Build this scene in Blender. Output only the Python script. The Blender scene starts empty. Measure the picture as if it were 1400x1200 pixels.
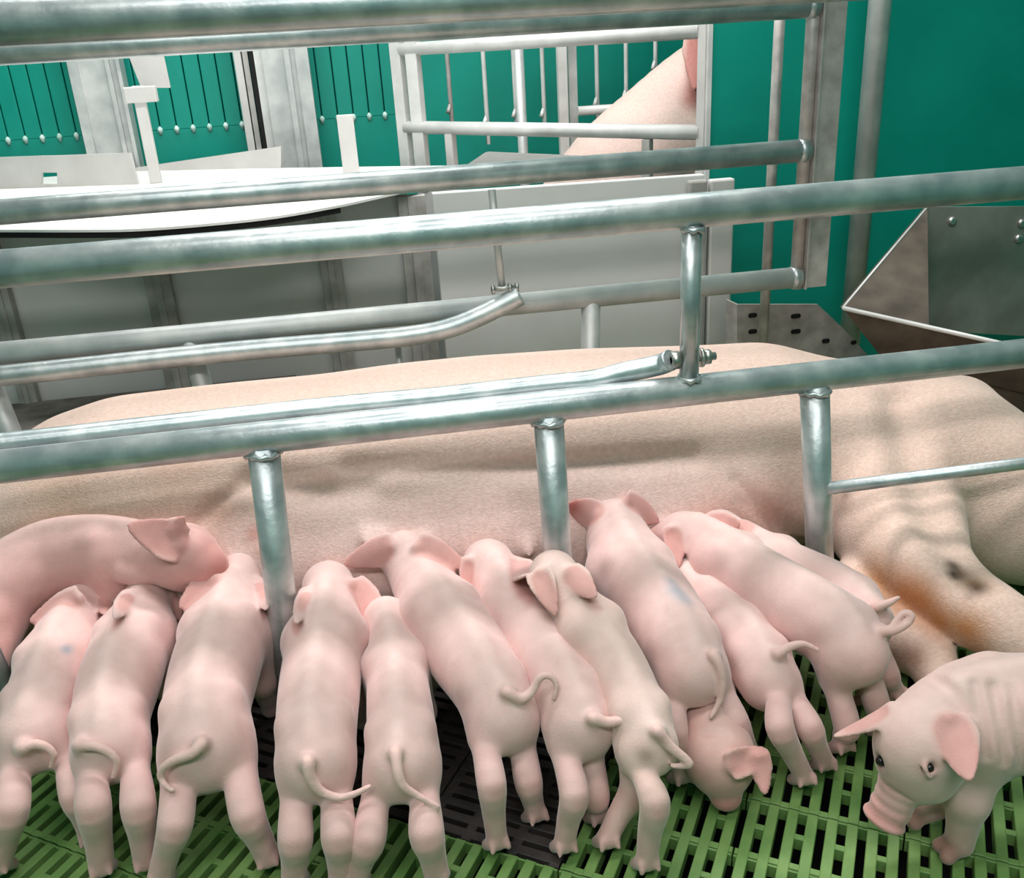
import bpy, bmesh, math, random
import numpy as np
from mathutils import Vector, Matrix

random.seed(7)
scene = bpy.context.scene
COL = scene.collection

# ---------------------------------------------------------------- camera
FOC, CAMH = 1250.0, 1.05
PIT, ROLL, YAW = (math.radians(a) for a in (22.5, -3.44, 8.1))
A = np.array
FW = A([math.sin(YAW)*math.cos(PIT), math.cos(YAW)*math.cos(PIT), -math.sin(PIT)])
_r = A([math.cos(YAW), -math.sin(YAW), 0.0]); _u = np.cross(_r, FW)
CR = _r*math.cos(ROLL) + _u*math.sin(ROLL)
CU = -_r*math.sin(ROLL) + _u*math.cos(ROLL)
CC = A([0.0, 0.0, CAMH])
cam = bpy.data.cameras.new('camera'); camo = bpy.data.objects.new('camera', cam); COL.objects.link(camo)
cam.sensor_fit = 'HORIZONTAL'; cam.sensor_width = 36.0; cam.lens = FOC/1400*36.0; cam.clip_start = 0.02
M = Matrix(((CR[0], CU[0], -FW[0], 0), (CR[1], CU[1], -FW[1], 0), (CR[2], CU[2], -FW[2], CAMH), (0, 0, 0, 1)))
camo.matrix_world = M
scene.camera = camo

# ---------------------------------------------------------------- light, world, exposure
scene.view_settings.view_transform = 'Standard'; scene.view_settings.look = 'None'
scene.view_settings.exposure = 0.15; scene.view_settings.gamma = 1.0
scene.view_settings.use_curve_mapping = False
w = bpy.data.worlds.new('world'); scene.world = w; w.use_nodes = True
w.node_tree.nodes['Background'].inputs[0].default_value = (0.93, 0.97, 1.0, 1)
w.node_tree.nodes['Background'].inputs[1].default_value = 0.5
def area(name, loc, sx, sy, power, col=(1, 0.982, 0.975), aim=(0, 0, -1)):
    l = bpy.data.lights.new(name, 'AREA'); l.shape = 'RECTANGLE'; l.size = sx; l.size_y = sy
    l.energy = power; l.color = col
    o = bpy.data.objects.new(name, l); COL.objects.link(o); o.location = loc
    o.rotation_euler = Vector(aim).to_track_quat('-Z', 'Y').to_euler()
    return o
for _x, _y, _p in ((-.3, -.75, 46), (-.2, .70, 25), (.3, 2.25, 56), (-.4, 3.4, 30)):  # the frontmost one is added fill from the camera side
    area('ceiling_and_fill_light', (_x, _y, 2.64), 2.6, 0.36, _p)

# ---------------------------------------------------------------- pixel helpers: points of the place seen from the camera
def ray(px, py): return FW + CR*((px-700)/FOC) - CU*((py-600)/FOC)
def PZ(px, py, z): d = ray(px, py); return CC + d*((z-CAMH)/d[2])
def PY(px, py, y): d = ray(px, py); return CC + d*(y/d[1])
def PD(px, py, dep): return CC + ray(px, py)*dep
def depth(P): return float((A(P)-CC) @ FW)
def unit(v): v = A(v, float); return v/np.linalg.norm(v)

# ---------------------------------------------------------------- mesh helpers
class MB:
    def __init__(s): s.v = []; s.f = []; s.sm = []
    def add(s, vs, fs, smooth=False):
        n = len(s.v); s.v += [tuple(float(c) for c in p) for p in vs]
        s.f += [tuple(i+n for i in f) for f in fs]
        s.sm += [smooth]*len(fs) if isinstance(smooth, bool) else list(smooth)
        return s
    def box(s, c, size, ax=None, taper=1.0):
        c = A(c, float); ax = np.eye(3) if ax is None else A(ax, float); h = A(size, float)/2; vs = []
        for k in (-1, 1):
            t = taper if k > 0 else 1.0
            for i, j in ((-1, -1), (1, -1), (1, 1), (-1, 1)):
                vs.append(c + ax[0]*h[0]*i*t + ax[1]*h[1]*j*t + ax[2]*h[2]*k)
        return s.add(vs, [(3, 2, 1, 0), (4, 5, 6, 7), (0, 1, 5, 4), (1, 2, 6, 5), (2, 3, 7, 6), (3, 0, 4, 7)])
    def tube(s, pts, r, n=16, caps=True):
        pts = [A(p, float) for p in pts]; m = len(pts)
        rs = [r]*m if np.isscalar(r) else list(r)
        tan = [unit(pts[min(i+1, m-1)] - pts[max(i-1, 0)]) for i in range(m)]
        a = A([0, 0, 1.0]) if abs(tan[0][2]) < .9 else A([1.0, 0, 0])
        u = unit(np.cross(tan[0], a)); vs = []; fs = []; sm = []
        for i in range(m):
            u = unit(u - tan[i]*(u @ tan[i])); v = np.cross(tan[i], u)
            for k in range(n):
                t = 2*math.pi*k/n; vs.append(pts[i] + (u*math.cos(t) + v*math.sin(t))*rs[i])
        for i in range(m-1):
            for k in range(n):
                fs.append((i*n+k, i*n+(k+1) % n, (i+1)*n+(k+1) % n, (i+1)*n+k)); sm.append(True)
        if caps:
            fs.append(tuple(reversed(range(n)))); sm.append(False)
            fs.append(tuple(range((m-1)*n, m*n))); sm.append(False)
        return s.add(vs, fs, sm)
    def prism(s, poly, off):
        """a flat outline given thickness along the vector off"""
        n = len(poly); vs = [A(p, float) for p in poly] + [A(p, float)+A(off, float) for p in poly]
        nrm = np.zeros(3)
        for i in range(n): nrm += np.cross(vs[i], vs[(i+1) % n])
        fs = [tuple(range(n)), tuple(range(2*n-1, n-1, -1))] + [(i, i+n, (i+1) % n+n, (i+1) % n) for i in range(n)]
        if nrm @ A(off, float) > 0: fs = [tuple(reversed(f)) for f in fs]
        return s.add(vs, fs)
def link(name, mesh, parent=None):
    o = bpy.data.objects.new(name, mesh); COL.objects.link(o)
    if parent is not None: o.parent = parent
    return o
def build(mb, name, mat, parent=None, org=None, bevel=0.0):
    """one mesh object, its origin at org (world) ; parents stand unrotated at their own origin"""
    po = A(parent['org']) if parent is not None else np.zeros(3)
    V = A(mb.v)
    if org is None: org = A([V[:, 0].mean(), V[:, 1].mean(), V[:, 2].min()])
    org = A(org, float)
    me = bpy.data.meshes.new(name); me.from_pydata([tuple(p) for p in V-org], [], mb.f)
    me.polygons.foreach_set('use_smooth', mb.sm); me.materials.append(mat)
    if bevel > 0:
        bm = bmesh.new(); bm.from_mesh(me)
        es = [e for e in bm.edges if len(e.link_faces) == 2 and e.calc_face_angle() > 0.6]
        bmesh.ops.bevel(bm, geom=es, offset=bevel, segments=2, profile=.5, affect='EDGES')
        bm.to_mesh(me); bm.free()
    o = link(name, me, parent); o.location = org - po; o['org'] = [float(c) for c in org]
    return o
def tag(o, label=None, cat=None, group=None, kind=None):
    if label: o['label'] = label
    if cat: o['category'] = cat
    if group: o['group'] = group
    if kind: o['kind'] = kind
    return o
def thing(name, loc, label=None, cat=None, group=None, kind=None):
    o = link(name, None); o.location = tuple(float(c) for c in loc); o['org'] = [float(c) for c in loc]
    o.empty_display_size = .05
    return tag(o, label, cat, group, kind)
def copy_to(o, loc, parent):
    c = o.copy(); COL.objects.link(c); c.parent = parent
    po = A(parent['org']) if parent is not None else np.zeros(3)
    c.location = tuple(float(x) for x in A(loc)-po); c['org'] = [float(x) for x in loc]
    return c
def spline(pts, per=8):
    pts = [A(p, float) for p in pts]
    P = [2*pts[0]-pts[1]] + pts + [2*pts[-1]-pts[-2]]; out = []
    for i in range(1, len(P)-2):
        for k in range(per):
            t = k/per; p0, p1, p2, p3 = P[i-1:i+3]
            out.append(.5*((2*p1) + (-p0+p2)*t + (2*p0-5*p1+4*p2-p3)*t*t + (-p0+3*p1-3*p2+p3)*t**3))
    out.append(pts[-1]); return out

# ---------------------------------------------------------------- materials
def srgb(r, g, b):
    f = lambda c: (c/255/12.92) if c/255 <= .04045 else ((c/255+.055)/1.055)**2.4
    return (f(r), f(g), f(b), 1)
def material(name, c1, c2=None, rough=.5, metal=0.0, scale=8.0, bump=0.0, bscale=60.0, detail=4, contrast=(.35, .7), rvar=0.0, stretch=None, sheen=0, sss=0, vcol=False):
    m = bpy.data.materials.new(name); m.use_nodes = True; N = m.node_tree.nodes; L = m.node_tree.links
    b = N['Principled BSDF']; b.inputs['Roughness'].default_value = rough; b.inputs['Metallic'].default_value = metal
    tc = N.new('ShaderNodeNewGeometry')
    mp = N.new('ShaderNodeMapping'); L.new(tc.outputs['Position'], mp.inputs[0])
    if stretch: mp.inputs['Scale'].default_value = stretch
    nz = N.new('ShaderNodeTexNoise'); nz.inputs['Scale'].default_value = scale; nz.inputs['Detail'].default_value = detail
    L.new(mp.outputs[0], nz.inputs['Vector'])
    rp = N.new('ShaderNodeValToRGB'); rp.color_ramp.elements[0].position = contrast[0]; rp.color_ramp.elements[1].position = contrast[1]
    rp.color_ramp.elements[0].color = c1; rp.color_ramp.elements[1].color = c2 or c1
    L.new(nz.outputs['Fac'], rp.inputs[0])
    if vcol:
        at = N.new('ShaderNodeVertexColor'); at.layer_name = 'tint'
        mx = N.new('ShaderNodeMix'); mx.data_type = 'RGBA'; mx.blend_type = 'MULTIPLY'; mx.inputs[0].default_value = 1.0
        L.new(at.outputs['Color'], mx.inputs[6]); L.new(rp.outputs[0], mx.inputs[7]); L.new(mx.outputs[2], b.inputs['Base Color'])
    else:
        L.new(rp.outputs[0], b.inputs['Base Color'])
    if rvar:
        mr = N.new('ShaderNodeMapRange'); mr.inputs[3].default_value = rough-rvar; mr.inputs[4].default_value = rough+rvar
        L.new(nz.outputs['Fac'], mr.inputs[0]); L.new(mr.outputs[0], b.inputs['Roughness'])
    if bump:
        n2 = N.new('ShaderNodeTexNoise'); n2.inputs['Scale'].default_value = bscale; n2.inputs['Detail'].default_value = 3
        L.new(mp.outputs[0], n2.inputs['Vector'])
        bp = N.new('ShaderNodeBump'); bp.inputs['Strength'].default_value = bump; bp.inputs['Distance'].default_value = .004
        L.new(n2.outputs['Fac'], bp.inputs['Height']); L.new(bp.outputs[0], b.inputs['Normal'])
    if sheen:
        b.inputs['Sheen Weight'].default_value = sheen; b.inputs['Sheen Roughness'].default_value = .4
    if vcol: b.inputs['Specular IOR Level'].default_value = .3
    if sss:
        b.inputs['Subsurface Weight'].default_value = sss; b.inputs['Subsurface Radius'].default_value = (1, .35, .25)
        b.inputs['Subsurface Scale'].default_value = .012
    return m
galv = material('galvanised_steel', srgb(168, 178, 180), srgb(212, 216, 216), .36, .6, 22, .12, 90, rvar=.1)
galv_dull = material('dull_galvanised_steel', srgb(184, 187, 187), srgb(214, 214, 212), .5, .4, 14, .1, 70, rvar=.08)
white_metal = material('pale_painted_steel', srgb(205, 203, 201), srgb(228, 226, 224), .4, .1, 12)
white_pl = material('white_plastic', srgb(238, 235, 231), srgb(246, 244, 241), .38, 0, 5)
cream_pl = material('pale_grey_plastic', srgb(196, 192, 189), srgb(208, 205, 202), .5, 0, 9)
grey_pl = material('grey_plastic_board', srgb(206, 205, 203), srgb(216, 215, 213), .45, 0, 4)
grime_pl = material('grimy_grey_strip', srgb(150, 147, 142), srgb(182, 179, 175), .6, 0, 18)
green_pl = material('green_plastic_panel', srgb(0, 138, 122), srgb(8, 152, 134), .42, 0, 3)
green_dk = material('dark_green_recess', srgb(4, 96, 85), srgb(6, 106, 94), .6, 0, 4)
rib_glint = material('rib_end_light', srgb(180, 220, 210), srgb(225, 245, 238), .5, 0, 30)
floor_green = material('green_floor_plastic', srgb(82, 124, 58), srgb(130, 162, 94), .55, 0, 11, .15, 70, contrast=(.3, .72))
floor_dark = material('dark_cast_floor', srgb(42, 38, 38), srgb(72, 64, 61), .6, .1, 16, .2, 60)
pit_dark = material('dark_pit', srgb(14, 13, 13), srgb(24, 22, 21), .9)
stain_steel = material('stainless_trough', srgb(138, 134, 126), srgb(166, 162, 154), .5, .25, 9, .06, 40, rvar=.1)
bolt_steel = material('zinc_bolt', srgb(165, 165, 160), srgb(200, 200, 195), .35, .8, 60)
shaded_steel = material('shade_brown_steel', srgb(72, 62, 54), srgb(100, 88, 76), .7, .1, 14)  # darker brown stands in for shade on sheets turned from the light
plate_steel = material('galvanised_plate', srgb(165, 158, 154), srgb(198, 192, 188), .5, .4, 26)
ceil_mat = material('ceiling_white', srgb(225, 228, 228), srgb(232, 234, 234), .7)
concrete = material('dirty_concrete', srgb(92, 86, 80), srgb(140, 134, 128), .8, 0, 14, .3, 50)
skin = material('piglet_skin', (.92, .90, .895, 1), (1, 1, 1, 1), .66, 0, 38, .16, 320, sheen=.4, sss=.12, vcol=True, detail=6)
sow_skin = material('sow_skin', (.86, .84, .82, 1), (1.0, 1, 1, 1), .62, 0, 120, .34, 230, sheen=.2, sss=.12, vcol=True, stretch=(1, 1.3, 1.3))
eye_mat = material('eye_dark', srgb(30, 26, 26), srgb(38, 32, 30), .15)

# ---------------------------------------------------------------- room
WB = 4.0                                         # back wall
def slab(name, lo, hi, mat, label, kind='structure'):
    lo = A(lo, float); hi = A(hi, float); mb = MB().box((lo+hi)/2, hi-lo)
    return tag(build(mb, name, mat), label, None, None, kind)
slab('ceiling', (-3.2, -1.7, 2.75), (2.9, 4.2, 2.85), ceil_mat, 'pale ceiling over the farrowing room')
slab('wall_left', (-3.2, -1.7, -.3), (-3.1, 4.2, 2.75), green_pl, 'plain green wall at the left end of the room')
slab('wall_right', (2.8, -1.7, -.3), (2.9, 4.2, 2.75), green_pl, 'plain green wall at the right end of the room')
slab('wall_front', (-3.1, -1.7, -.3), (2.8, -1.6, 2.75), green_pl, 'plain green wall facing the pens')
slab('pit', (-3.1, -1.6, -.36), (2.8, 4.1, -.3), pit_dark, 'dark slurry pit under the slatted floor')

# back wall: backing sheet and separate planks with recessed joints, each joint ending at a rib end coloured pale for caught light
wall = thing('wall_back', (0, WB, 0), 'green plastic plank wall behind the pens', None, None, 'structure')
build(MB().box((-.15, WB+.06, 1.22), (5.9, .04, 3.06)), 'backing', green_dk, wall)
def wall_x(px, py): return float(PY(px, py, WB)[0])
def wall_z(px, py): return float(PY(px, py, WB)[2])
zt = wall_z(105, 186)                            # height at which the joints end
build(MB().box((-.15, WB+.03, zt/2-.15), (5.9, .06, zt+.3)), 'skirting_board', green_pl, wall)
xr_ = wall_x(556, 150)
build(MB().box(((xr_+2.8)/2, WB+.025, (zt+2.75)/2), (2.8-xr_, .05, 2.75-zt)), 'smooth_board', green_pl, wall)
xs = [wall_x(p, 185) for p in (10, 36, 57, 81, 105)]
pitch = (xs[-1]-xs[0])/4
x = xs[0]-pitch*8; plank0 = glint0 = None
while x+pitch < xr_+.02:
    wdt = pitch*.93
    cz = (zt+2.75)/2
    if plank0 is None:
        plank0 = build(MB().box((x+pitch/2, WB+.025, cz), (wdt, .05, 2.75-zt)), 'plank', green_pl, wall, bevel=.003)
        glint0 = build(MB().tube(spline([(x, WB-.002, zt+.014), (x, WB-.006, zt+.002), (x, WB-.001, zt-.016)], 3), [.003, .0065, .009, .0105, .009, .0065, .004], 8), 'rib_end_glint', rib_glint, wall)
        po, co = A(plank0['org'])-A([x, 0, 0]), A(glint0['org'])-A([x, 0, 0])
    else:
        copy_to(plank0, po+A([x, 0, 0]), wall); copy_to(glint0, co+A([x, 0, 0]), wall)
    x += pitch

# right hand green partition in front of the neighbouring pen
YP = 2.62
gp = thing('partition_panel', (PY(1180, 300, YP)[0], YP, 0), 'flat dark green plastic partition at the right behind the crate', 'panel')
xl = float(PY(969, 200, YP)[0])
build(MB().box(((xl+2.8)/2, YP+.02, 1.3), (2.8-xl, .04, 2.8)), 'board', green_pl, gp, bevel=.004)
build(MB().box((xl-.004, YP+.02, 1.3), (.012, .05, 2.8)), 'edge_strip', white_metal, gp)  # pale strip stands in for the lit edge of the panel

# ---------------------------------------------------------------- slatted floor, turned against the crate
fl = thing('floor', (0, 1.2, 0), 'green plastic slatted floor with dark cast slats under the crate', None, None, 'structure')
TH = math.radians(57.3)
EB = A([math.cos(TH), math.sin(TH), 0]); EA = A([math.sin(TH), -math.cos(TH), 0])
K0 = PZ(764, 1186, 0)
PI_, NC, ROW = .0276, 8, .111
TW, TL = PI_*NC, ROW*2
def tile_mesh(kind):
    mb = MB(); ax = A([EA, EB, [0, 0, 1.0]]); g = .0012
    def bar(a0, a1, b0, b1, h=.022, top=0.0):
        q = [EA*a+EB*b_ for a, b_ in ((a0, b0), (a1, b0), (a1, b1), (a0, b1))]; e = .0011
        r = [EA*a+EB*b_ for a, b_ in ((a0+e, b0+e), (a1-e, b0+e), (a1-e, b1-e), (a0+e, b1-e))]
        up = A([0, 0, 1.0])
        mb.add([p+up*(top-h) for p in q]+[p+up*(top-e) for p in q]+[p+up*top for p in r],
               [(8, 9, 10, 11)]+[(i, (i+1) % 4, (i+1) % 4+4, i+4) for i in range(4)]+[(i+4, (i+1) % 4+4, (i+1) % 4+8, i+8) for i in range(4)])
    if kind == 'green':
        bw = PI_*.56
        for i in range(NC):
            c = PI_*(i+.5)
            bar(c-bw/2, c+bw/2, g, TL-g)
        for j in (0, 1):
            bar(g, TW-g, j*ROW+g, j*ROW+.0115, .021, -.0013); bar(g, TW-g, (j+1)*ROW-.0045, (j+1)*ROW-g, .021, -.0013)
            for i in range(NC):
                if i % 2 == 0: bar(PI_*(i+.5)+bw/2-.003, min(PI_*(i+1.5)-bw/2+.003, TW-g), j*ROW+.056, j*ROW+.066, .02, -.001)
    else:
        nb = 9; p = TL/nb
        for i in range(nb): bar(g, TW-g, p*(i+.5)-p*.31, p*(i+.5)+p*.31, .03)
        for k in range(4): bar(TW/3*k-.008 if 0 < k < 3 else (g if k == 0 else TW-.016), TW/3*k+.008 if 0 < k < 3 else (.016 if k == 0 else TW-g), g, TL-g, .028, -.001)
    return mb
protos = {}
for ia in range(-14, 16):
    for ib in range(-10, 14):
        o3 = K0 + EA*(ia*TW) + EB*(ib*TL)
        c = o3 + EA*TW/2 + EB*TL/2
        if not (-1.7 < c[0] < 2.3 and .22 < c[1] < 2.5): continue
        kind = 'dark' if (ib >= 0 and ia < 0) and c[1] < 2.2 else 'green'
        if c[1] > 2.2 and c[0] < -.2: continue
        if kind not in protos:
            mb = tile_mesh(kind); mb.v = [tuple(A(p)+o3) for p in mb.v]
            protos[kind] = build(mb, 'slatted_tile' if kind == 'green' else 'cast_tile', floor_green if kind == 'green' else floor_dark, fl, org=o3)
            if kind == 'dark': protos[kind]['label'] = 'dark cast slats under the sow'
        else: copy_to(protos[kind], o3, fl)
slab('trim_1', (-3.1, 2.5, -.3), (2.8, 4.0, 0.0), concrete, 'dirty concrete strip under the nest boxes')

zlg = float(PY(100, 545, 2.58)[2])
slab('trim_2', (-2.4, 2.22, 0), (-.25, 2.59, zlg), concrete, 'dirty concrete ledge in front of the nest at the left')

# ---------------------------------------------------------------- farrowing crate, near side
D1, D2 = 1.36, 2.036
Z3, Z2 = .531, .822
Z1 = float(PY(0, 28, D1)[2]+PY(650, 4, D1)[2])/2
RP = .0245
def crate_pt(px, py, y): return PY(px, py, y)
near = thing('crate_side', (0.1, D1, 0), 'near galvanised tube side of the crate, between the piglets and the sow', 'crate')
for z, r in ((Z3, .0255), (Z2, .0265), (Z1, .027)):
    build(MB().tube([(-1.3, D1, z), (1.75, D1, z)], r, 20), 'rail', galv, near)
def weld(P, r, par, n=22):
    P = A(P); mb = MB(); pts = []
    for k in range(n+1):
        t = 2*math.pi*k/n; j = 1+.07*math.sin(k*5.3)
        pts.append(P + A([math.cos(t)*r*j, math.sin(t)*r*j, .003*math.sin(k*3.1)]))
    build(mb.tube(pts, [.0045+.0015*math.sin(k*2.7) for k in range(n+1)], 6, False), 'weld_bead', galv, par)
for (a, b) in (((360, 610), (403, 979)), ((749, 560), (774, 923)), ((1114, 515), (1124, 872))):
    t, q = PY(*a, D1), PY(*b, D1)
    leg = build(MB().tube([(q[0], D1, 0.0), (t[0], D1, Z3-.012)], .0245 if a[0] != 360 else .025, 18), 'leg', galv, near)
    weld((t[0], D1, Z3-.024), .026, near)
xl1 = PY(0, 900, D1)[0]
build(MB().tube([(xl1-.004, D1, 0), (xl1-.045, D1, Z3-.01)], .0245, 18), 'leg', galv, near)
xl2 = PY(1720, 640, D1)[0]
build(MB().tube([(xl2, D1, 0), (xl2, D1, Z1-.01)], .0245, 18), 'leg', galv, near)
a, b = PY(1138, 664, D1-.018), PY(1420, 622, D1-.018)
build(MB().tube([(a[0]-.012, D1-.018, a[2]-.004), (xl2, D1-.018, a[2]-.004)], .0115, 14), 'side_bar', galv, near)
# link bar with hinge bolt and the bent guard bar
xk = PY(943, 400, D1)[0]
lk = build(MB().box((xk, D1-.004, (Z2+Z3)/2), (.029, .012, Z2-Z3-.02)).tube([(xk-.002, D1-.006, Z3+.02), (xk-.002, D1-.006, Z2-.02)], .0145, 14), 'link_bar', galv, near)
for z in (Z2-.026, Z3+.024): weld((xk, D1-.006, z), .016, near, 14)
hb = PY(948, 489, D1)
bt = MB().tube([(xk-.03, D1-.002, hb[2]), (xk+.045, D1-.002, hb[2])], .0065, 10)
for dx, r, h in ((-.03, .015, .014), (.018, .016, .005), (.026, .0125, .01)):
    bt.tube([(xk+dx, D1-.002, hb[2]), (xk+dx+h, D1-.002, hb[2])], r, 6 if h > .006 else 16)
build(bt, 'hinge_bolt', bolt_steel, near)
YG = D1+.055
g = [(xk-.028, D1+.004, hb[2]-.001)]
for p in ((900, 499), (850, 510), (810, 520)): g.append(tuple(PY(*p, D1+.012+.02*len(g)*.45)))
for p in ((740, 527), (600, 543), (450, 557), (240, 580), (0, 607), (-260, 632)): g.append(tuple(PY(*p, YG)))
build(MB().tube(spline(g, 5), .0175, 16), 'guard_bar', galv, near)

# far side
far = thing('crate_side', (0.1, D2, 0), 'far galvanised tube side of the crate, behind the lying sow', 'crate')
xe = float(PY(1098, 200, D2)[0])
tl0, tl1 = PY(0, 71, D2), PY(1095, 9, D2); sl_ = (tl1[2]-tl0[2])/(tl1[0]-tl0[0])
Z1F = tl1[2]
for z, r in ((Z3, .0245), (Z2, .0255), (Z1F, .024)):
    dz = sl_ if z == Z1F else 0.0
    build(MB().tube([(-1.7, D2, z-dz*(xe+1.7)), (xe+.012, D2, z)], r, 20), 'rail', galv_dull if z == Z3 else galv, far)
ze = float(PY(1105, 392, D2)[2])
ep = MB().tube([(xe+.004, D2, ze), (xe+.004, D2, 1.6)], .0145, 12).box((xe+.0185, D2-.008, (ze+1.6)/2), (.004, .03, 1.6-ze)).box((xe+.048, D2-.004, (ze+1.6)/2), (.060, .006, 1.6-ze))
build(ep, 'end_plate', plate_steel, far)
for z in (Z3, Z2, Z1F):
    build(MB().tube([(xe-.012, D2, z), (xe+.002, D2, z)], [.0255, .029], 16), 'weld_bead', galv, far)
xq = PY(805, 440, D2)[0]
build(MB().tube([(xq-.012, D2, 0), (xq+.006, D2, Z3-.01)], .0225, 16), 'leg', galv_dull, far)
xq = PY(275, 512, D2)[0]
build(MB().tube([(xq+.03, D2, 0), (xq-.01, D2, Z3-.01)], .0225, 16), 'leg', galv_dull, far)
xq = PY(10, 565, D2)[0]
build(MB().tube([(xq+.03, D2, 0), (xq-.02, D2, Z3-.01)], .0215, 16), 'leg', galv_dull, far)
xq = PY(545, 486, D2)[0]
build(MB().tube([(xq, D2, .2), (xq, D2, Z3-.06)], .008, 10), 'drop_rod', galv_dull, far)
a, b = PY(671, 258, D2), PY(683, 392, D2)
build(MB().tube([a+A([0, -.012, 0]), b+A([0, -.04, 0])], .0085, 10), 'drop_rod', galv_dull, far)
g = [tuple(PY(p[0], p[1], D2-.05)) for p in ((711, 404), (690, 415), (660, 430), (630, 443), (600, 452), (560, 459), (500, 465), (300, 482), (0, 514), (-300, 546))]
build(MB().tube(spline(g, 5), .0225, 16), 'guard_bar', galv, far)
hb = PY(690, 394, D2-.05)
bt = MB().tube([hb+A([-.03, 0, 0]), hb+A([.03, 0, 0])], .0055, 8)
for dx in (-.03, .008, .024): bt.tube([hb+A([dx, 0, 0]), hb+A([dx+.007, 0, 0])], .0115, 6)
build(bt, 'hinge_bolt', bolt_steel, far)

# thin upright rod and bracket plate at the head end
xr = PY(1057, 200, 2.2)[0]
rod = thing('upright_rod', (xr, 2.2, 0), 'thin rusty upright rod in front of the dark green partition', 'rod')
zb = PY(1042, 470, 2.2)[2]
build(MB().tube([(xr, 2.2, zb-.3), (xr, 2.2, 1.6)], .0125, 12), 'rod', plate_steel, rod)
build(MB().tube([(xr, 2.2, 0), (xr, 2.2, zb-.29)], .0155, 12), 'sleeve', galv_dull, rod)
YB = 2.3
def onY(lst, y): return [PY(p[0], p[1], y) for p in lst]
bp = thing('bracket_plate', PY(1090, 480, YB)*A([1, 1, 0]), 'galvanised bracket plate with oblong holes left of the feed trough', 'bracket')
pl = MB().prism(onY([(1010, 416), (1118, 416), (1150, 446), (1200, 500), (1200, 560), (1010, 560)], YB), (0, .006, 0))
plate = build(pl, 'plate', plate_steel, bp)
fl_ = onY([(1010, 416), (1010, 560)], YB)
build(MB().prism([fl_[0], fl_[1], fl_[1]+A([-.012, .05, 0]), fl_[0]+A([-.012, .05, 0.004])], (-.005, 0, 0)), 'flange', plate_steel, bp)
for (cx, cy, wd) in ((1029, 431, 13), (1029, 453, 13), (1088, 432, 15), (1088, 453, 15), (1129, 466, 12), (1167, 468, 9)):
    c = PY(cx, cy, YB-.001); hw = wd/2*YB/FOC*1.05
    build(MB().tube([c+A([0, -.001, 0]), c+A([0, .003, 0])], .001, 6).prism([c+A([math.cos(t)*.0065+(hw-.0065)*(1 if math.cos(t) > 0 else -1), -.0012, math.sin(t)*.0065]) for t in np.linspace(0.01, 2*math.pi, 15)[:-1]], (0, .002, 0)), 'oblong_hole', pit_dark, bp)
zpl = PY(1010, 560, YB)[2]
build(MB().box((PY(1090, 500, YB)[0], YB+.03, zpl/2), (.05, .05, zpl)), 'foot_post', galv_dull, bp)

# vertical feed pipe
YF = 2.5
p0 = PY(1207, 0, YF); p1 = PY(1165, 395, YF)
fp = thing('feed_pipe', (float(p1[0]), YF, 0), 'thick vertical galvanised pipe beside the stainless trough', 'pipe')
xm = (p0[0]+p1[0])/2
build(MB().tube([(xm, YF, 0), (xm, YF, 2.75)], .030, 20), 'pipe', galv_dull, fp)
build(MB().tube([(xm, YF, 0), (xm, YF, .02)], .05, 20), 'foot_plate', galv_dull, fp)

# stainless feed trough
YT = 2.28
tr = thing('feed_trough', PY(1320, 480, YT)*A([1, 1, 0]), 'stainless steel feed trough with bolted back sheet at the crate head', 'trough')
bk = onY([(1268, 283), (1600, 281), (1600, 470), (1268, 452)], YT)
build(MB().prism(bk, (0, .006, 0)), 'back_sheet', stain_steel, tr)
tip = PY(1152, 421, 2.02)
rim_b = PY(1345, 464, 1.86)
rim_c = tip + (rim_b-tip)*3.2
sd = [PY(1268, 283, YT), tip, rim_b, PY(1268, 452, YT)]
build(MB().prism([sd[0], sd[1], tip+(rim_b-tip)*.62, sd[3]], (-.004, .004, .002)), 'side_sheet', shaded_steel, tr)
lowb = PY(1205, 488, 2.03); lowc = lowb + (rim_c-tip)*1.0 + A([0, 0, -.02])
build(MB().prism([tip, lowb, lowc, rim_c], (.004, .006, -.002)), 'front_sheet', shaded_steel, tr)
build(MB().tube([tip, rim_c], .0055, 10), 'rim', white_metal, tr)
build(MB().tube([sd[0], tip], .003, 8), 'folded_edge', white_metal, tr)
fl0, fl1 = lowb*A([1, 1, 0]), lowc*A([1, 1, 0])
build(MB().prism([lowb, fl0+A([.06, .12, 0]), fl1+A([.06, .12, 0]), lowc], (.004, .006, 0)), 'trough_skirt', shaded_steel, tr)
build(MB().prism([p_+A([.07, .12, -.2]) for p_ in (lowb, lowc, lowc+A([.02, .2, -.02]), lowb+A([.02, .2, -.02]))], (0, 0, -.006)), 'trough_bottom', stain_steel, tr)
build(MB().box((lowb[0]+.25, YT+.0, (lowb[2])/2-.02), (.04, .04, lowb[2]-.01)), 'support_foot', stain_steel, tr)
for (px, py) in ((1301, 302), (1396, 305), (1392, 326), (1221, 370)):
    c = PY(px, py, YT) if px > 1268 else PY(px, py, 2.17)
    build(MB().tube([c+A([0, .004, 0]), c+A([0, -.006, 0]), c+A([0, -.01, 0])], [.012, .012, .007] if px > 1268 else [.007, .007, .004], 12), 'bolt', bolt_steel, tr)

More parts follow.
